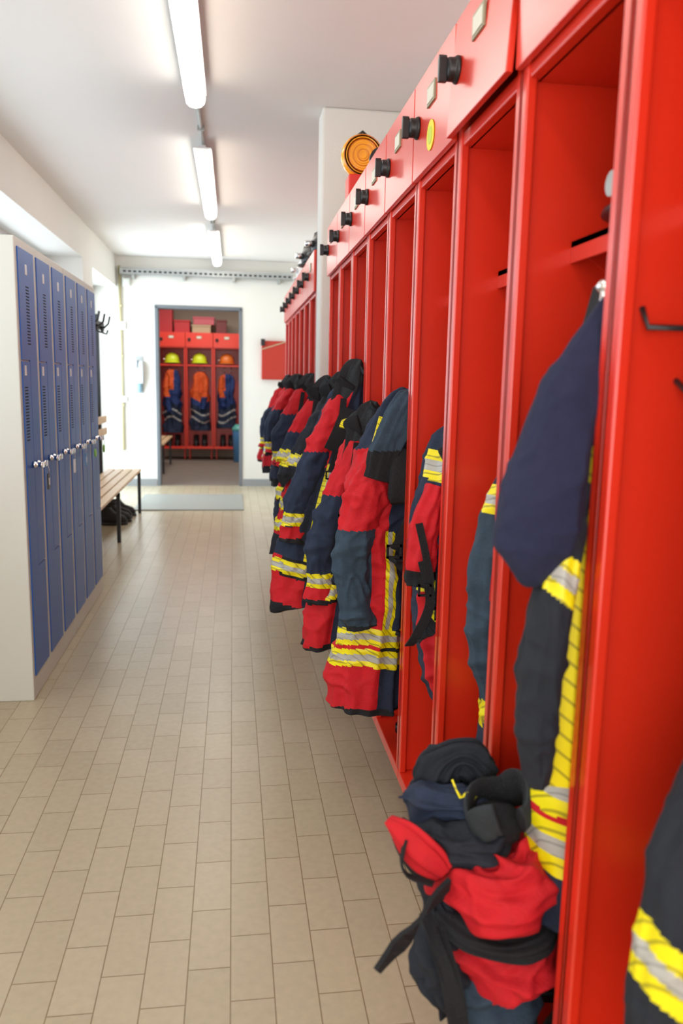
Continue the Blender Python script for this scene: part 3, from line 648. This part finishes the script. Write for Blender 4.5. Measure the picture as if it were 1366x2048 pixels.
cloth('leg',loft(G(),[(.49,1.50,.48,.03,.03),(.50,1.50,.45,.045,.04),(.52,1.50,.39,.05,.045),(.54,1.50,.33,.05,.045),(.55,1.50,.26,.05,.045)],lambda s,th,v:N2 if v.z>.4 else NV,seg=56,step=.007,seed=9.5,wr=.014,crease=.014,ring=.008),r)
# ---------------------------------------------------------------- things on top of lockers
r=root('warning_lamp',(.55,3.62,2.10),'orange round warning beacon on a red battery box','warning lamp')
obj('battery_box',B(.50,.57,3.58,3.70,2.101,2.24),mat('red_plastic',(.7,.03,.02),.4),r,bevel=.006)
g=G().lathe([(.06,-.035),(.085,-.030),(.092,-.018),(.094,0),(.092,.018),(.085,.030),(.06,.035)],(.565,3.64,2.325),axis=1,seg=40)
for k in range(8): g.lathe([(.012+.010*k,-.034),(.014+.010*k,-.040),(.017+.010*k,-.034)],(.565,3.64,2.325),axis=1,seg=30,m=k%2)
obj('lens',g,[M_amber,M_amber2],r,label='ribbed amber fresnel lens')
obj('handle',G().tube([(.54,3.64,2.41),(.565,3.64,2.43),(.59,3.64,2.41)],.006),M_black,r)
def torch(x,y,z,label):
    r=root('hand_torch',(x,y,z),label,'torch','torches')
    obj('barrel',G().tube([(x,y,z+.03),(x,y+.11,z+.03)],[.022,.022]),M_black,r)
    obj('head',G().tube([(x,y-.05,z+.036),(x,y-.02,z+.036),(x,y,z+.03)],[.036,.036,.022],seg=20),M_black,r)
torch(.52,2.98,2.10,'black hand torch lying on top of red lockers')
def helmet(x,y,z,m,label,s=1,group='helmets',lz=.07,lm=None):
    r=root('helmet',(x,y,z),label,'helmet',group)
    obj('shell',G().lathe([(.12*s,.0),(.125*s,.03*s),(.12*s,.075*s),(.10*s,.12*s),(.065*s,.15*s),(.02*s,.163*s)],(x,y,z+.02),seg=32,sy=.9),m,r)
    obj('brim',G().lathe([(.13*s,0),(.15*s,.004),(.148*s,.012),(.12*s,.02)],(x,y,z+.008),seg=32,sy=.92),m,r)
    obj('crest',G().tube([(x-.12*s,y,z+.06*s),(x-.10*s,y,z+.135*s),(x,y,z+.19*s),(x+.10*s,y,z+.135*s),(x+.12*s,y,z+.06*s)],.007*s,seg=8),m,r)
    obj('headlamp',G().tube([(x-.165*s,y-.03,z+lz*s),(x-.115*s,y-.03,z+lz*s)],[.018*s,.020*s],seg=16),lm or M_chrome,r)
helmet(.705,1.17,1.60,M_black,'black helmet with steel lamp on the hat shelf',lz=.04,lm=M_galv)
helmet(.60,5.0,2.10,M_black,'black helmet on top of far lockers')
helmet(.58,5.5,2.10,M_black,'black helmet on top of far lockers')
helmet(.62,7.1,2.10,M_hv,'neon yellow helmet at the end of far lockers',s=.7)
helmet(.60,6.2,2.10,M_white,'white helmet on top of far lockers')
# ---------------------------------------------------------------- next room contents
for k,(m,l) in enumerate(((M_hv,'neon yellow helmet on shelf in next room'),(M_hv,'neon yellow helmet on shelf in next room'),(M_orgsh,'orange helmet on shelf in next room'))):
    helmet(-1.0+.45*k,13.70,1.60,m,l,.95)
OF=[M_bluefab,M_org,M_sil,M_navy,M_bfab]
for k in range(3):
    x=-1.0+.45*k; y=13.70
    r=root('work_jacket',(x,y,.4),'orange and dark blue work jacket hanging in red locker','jacket','work jackets in next room')
    def c_(s,th,v):
        z=v.z+.05*math.sin(k*2+v.x*14)
        if .66<z<.69 or .78<z<.81: return 2
        if z>(1.12,1.0,1.2)[k] and (v.x-x)<(.03 if k==0 else .3 if k==1 else -.02): return 1
        return 3 if z<.9 else 0
    obj('torso',loft(G(),[(x,y,1.5-.03*k,.03,.03),(x,y,1.44-.03*k,.10,.07),(x,y,1.2,.125,.09),(x+.02*math.sin(k*3),y,.8,.135,.09),(x,y,.45+.04*k,.15,.09)],c_,seed=k*2.2,wr=.03,wf=7,folds=(5,.2)),OF,r)
    sx=(-1,1,-1)[k]
    obj('sleeve',loft(G(),[(x+sx*.08,y-.08,1.40,.03,.03),(x+sx*.10,y-.09,1.2,.045,.04),(x+sx*.07,y-.09,.95+.05*k,.045,.04),(x+sx*.05,y-.09,.8+.05*k,.04,.04)],lambda s,th,v: 1 if v.z>1.05 else 0,seg=24,seed=k),OF,r)
    for dx in (-.07,.07): boot(x+dx,13.74,.225,.9,math.pi/2,.2,'dark boot inside next room locker','boots in next room')
def box2(x0,x1,z0,z1,m,l):
    obj('storage_box',B(x0,x1,13.55,13.9,z0,z1-.03).box(x0-.008,x1+.008,13.54,13.91,z1-.03,z1),m,label=l,cat='box',group='boxes on lockers',bevel=.006)
M_rb=mat('red_box',(.50,.015,.02),.5)
box2(-1.20,-.98,2.10,2.50,M_rb,'tall red storage box on top of lockers')
box2(-.95,-.70,2.10,2.30,M_rb,'red storage box on top of lockers')
box2(-.66,-.36,2.10,2.23,M_card,'cardboard box on top of lockers')
box2(-.64,-.30,2.232,2.36,mat('pink_box',(.55,.10,.12),.5),'red box stacked on cardboard box')
box2(-.27,-.10,2.10,2.32,mat('dark_red_box',(.16,.02,.02),.5),'dark red box on top of lockers')
r=root('wooden_bench',(-1.2,12.2,0),'wooden slat bench in the next room','bench')
for x in (-1.0,-1.1,-1.2,-1.3): obj('seat_slat',B(x-.04,x+.04,11.3,13.0,.42,.445),M_wood,r,bevel=.004)
for y in (11.5,12.8):
    g=G().box(-1.0,-.97,y,y+.03,0,.42); g.box(-1.34,-1.31,y,y+.03,0,.42); g.box(-1.34,-.97,y,y+.03,.39,.42); obj('frame',g,M_steel,r)
r=root('bin',(.10,13.3,0),'blue waste bin beside the next room lockers','bin')
obj('body',G().lathe([(.09,0),(.11,.5),(.115,.52)],(.10,13.3,0)),M_bluetag,r)
obj('lid',G().lathe([(.118,.52),(.118,.55),(.06,.62)],(.10,13.3,0)),mat('lid_green',(.1,.4,.35),.4),r)
# ---------------------------------------------------------------- lights
def area(loc,rot,sx,sy,e,col):
    l=bpy.data.lights.new('light','AREA'); l.shape='RECTANGLE'; l.size=sx; l.size_y=sy; l.energy=e; l.color=col
    o=bpy.data.objects.new('light',l); COL.objects.link(o); o.location=loc; o.rotation_euler=rot; return o
area((XL-.30,4.5,1.85),(0,math.radians(-90),0),1.1,6.4,38,(.82,.92,1))
area((XL-.20,9.4,1.2),(0,math.radians(-90),0),2.2,1.4,32,(.78,.90,1))
area((-.5,12.2,2.7),(0,0,0),1.5,1.5,40,(1,.95,.9))
area((-.3,-1.3,1.5),(math.radians(90),0,0),2.0,2.0,46,(1,.98,.96))  # fill light added behind the camera, out of view
w=bpy.data.worlds.new('world'); sc.world=w; w.use_nodes=True
w.node_tree.nodes['Background'].inputs[0].default_value=(.8,.9,1,1); w.node_tree.nodes['Background'].inputs[1].default_value=.6
# ---------------------------------------------------------------- camera
f,yaw,pitch,roll_=1583.5,.1379,.1629,.02
F=Vector((math.sin(yaw)*math.cos(pitch),math.cos(yaw)*math.cos(pitch),-math.sin(pitch)))
R=Vector((math.cos(yaw),-math.sin(yaw),0)); U=R.cross(F)
R2=R*math.cos(roll_)+U*math.sin(roll_); U2=-R*math.sin(roll_)+U*math.cos(roll_)
cam=bpy.data.cameras.new('camera'); co=bpy.data.objects.new('camera',cam); COL.objects.link(co)
mw=Matrix((R2,U2,-F)).transposed().to_4x4(); mw.translation=Vector((0,0,1.35)); co.matrix_world=mw
cam.sensor_fit='VERTICAL'; cam.sensor_height=36; cam.sensor_width=24; cam.lens=f/2048*36
cam.clip_start=.05
cam.dof.use_dof=True; cam.dof.focus_distance=2.4; cam.dof.aperture_fstop=3.2
sc.camera=co
sc.view_settings.view_transform='Standard'; sc.view_settings.exposure=0.15; sc.view_settings.gamma=1.0
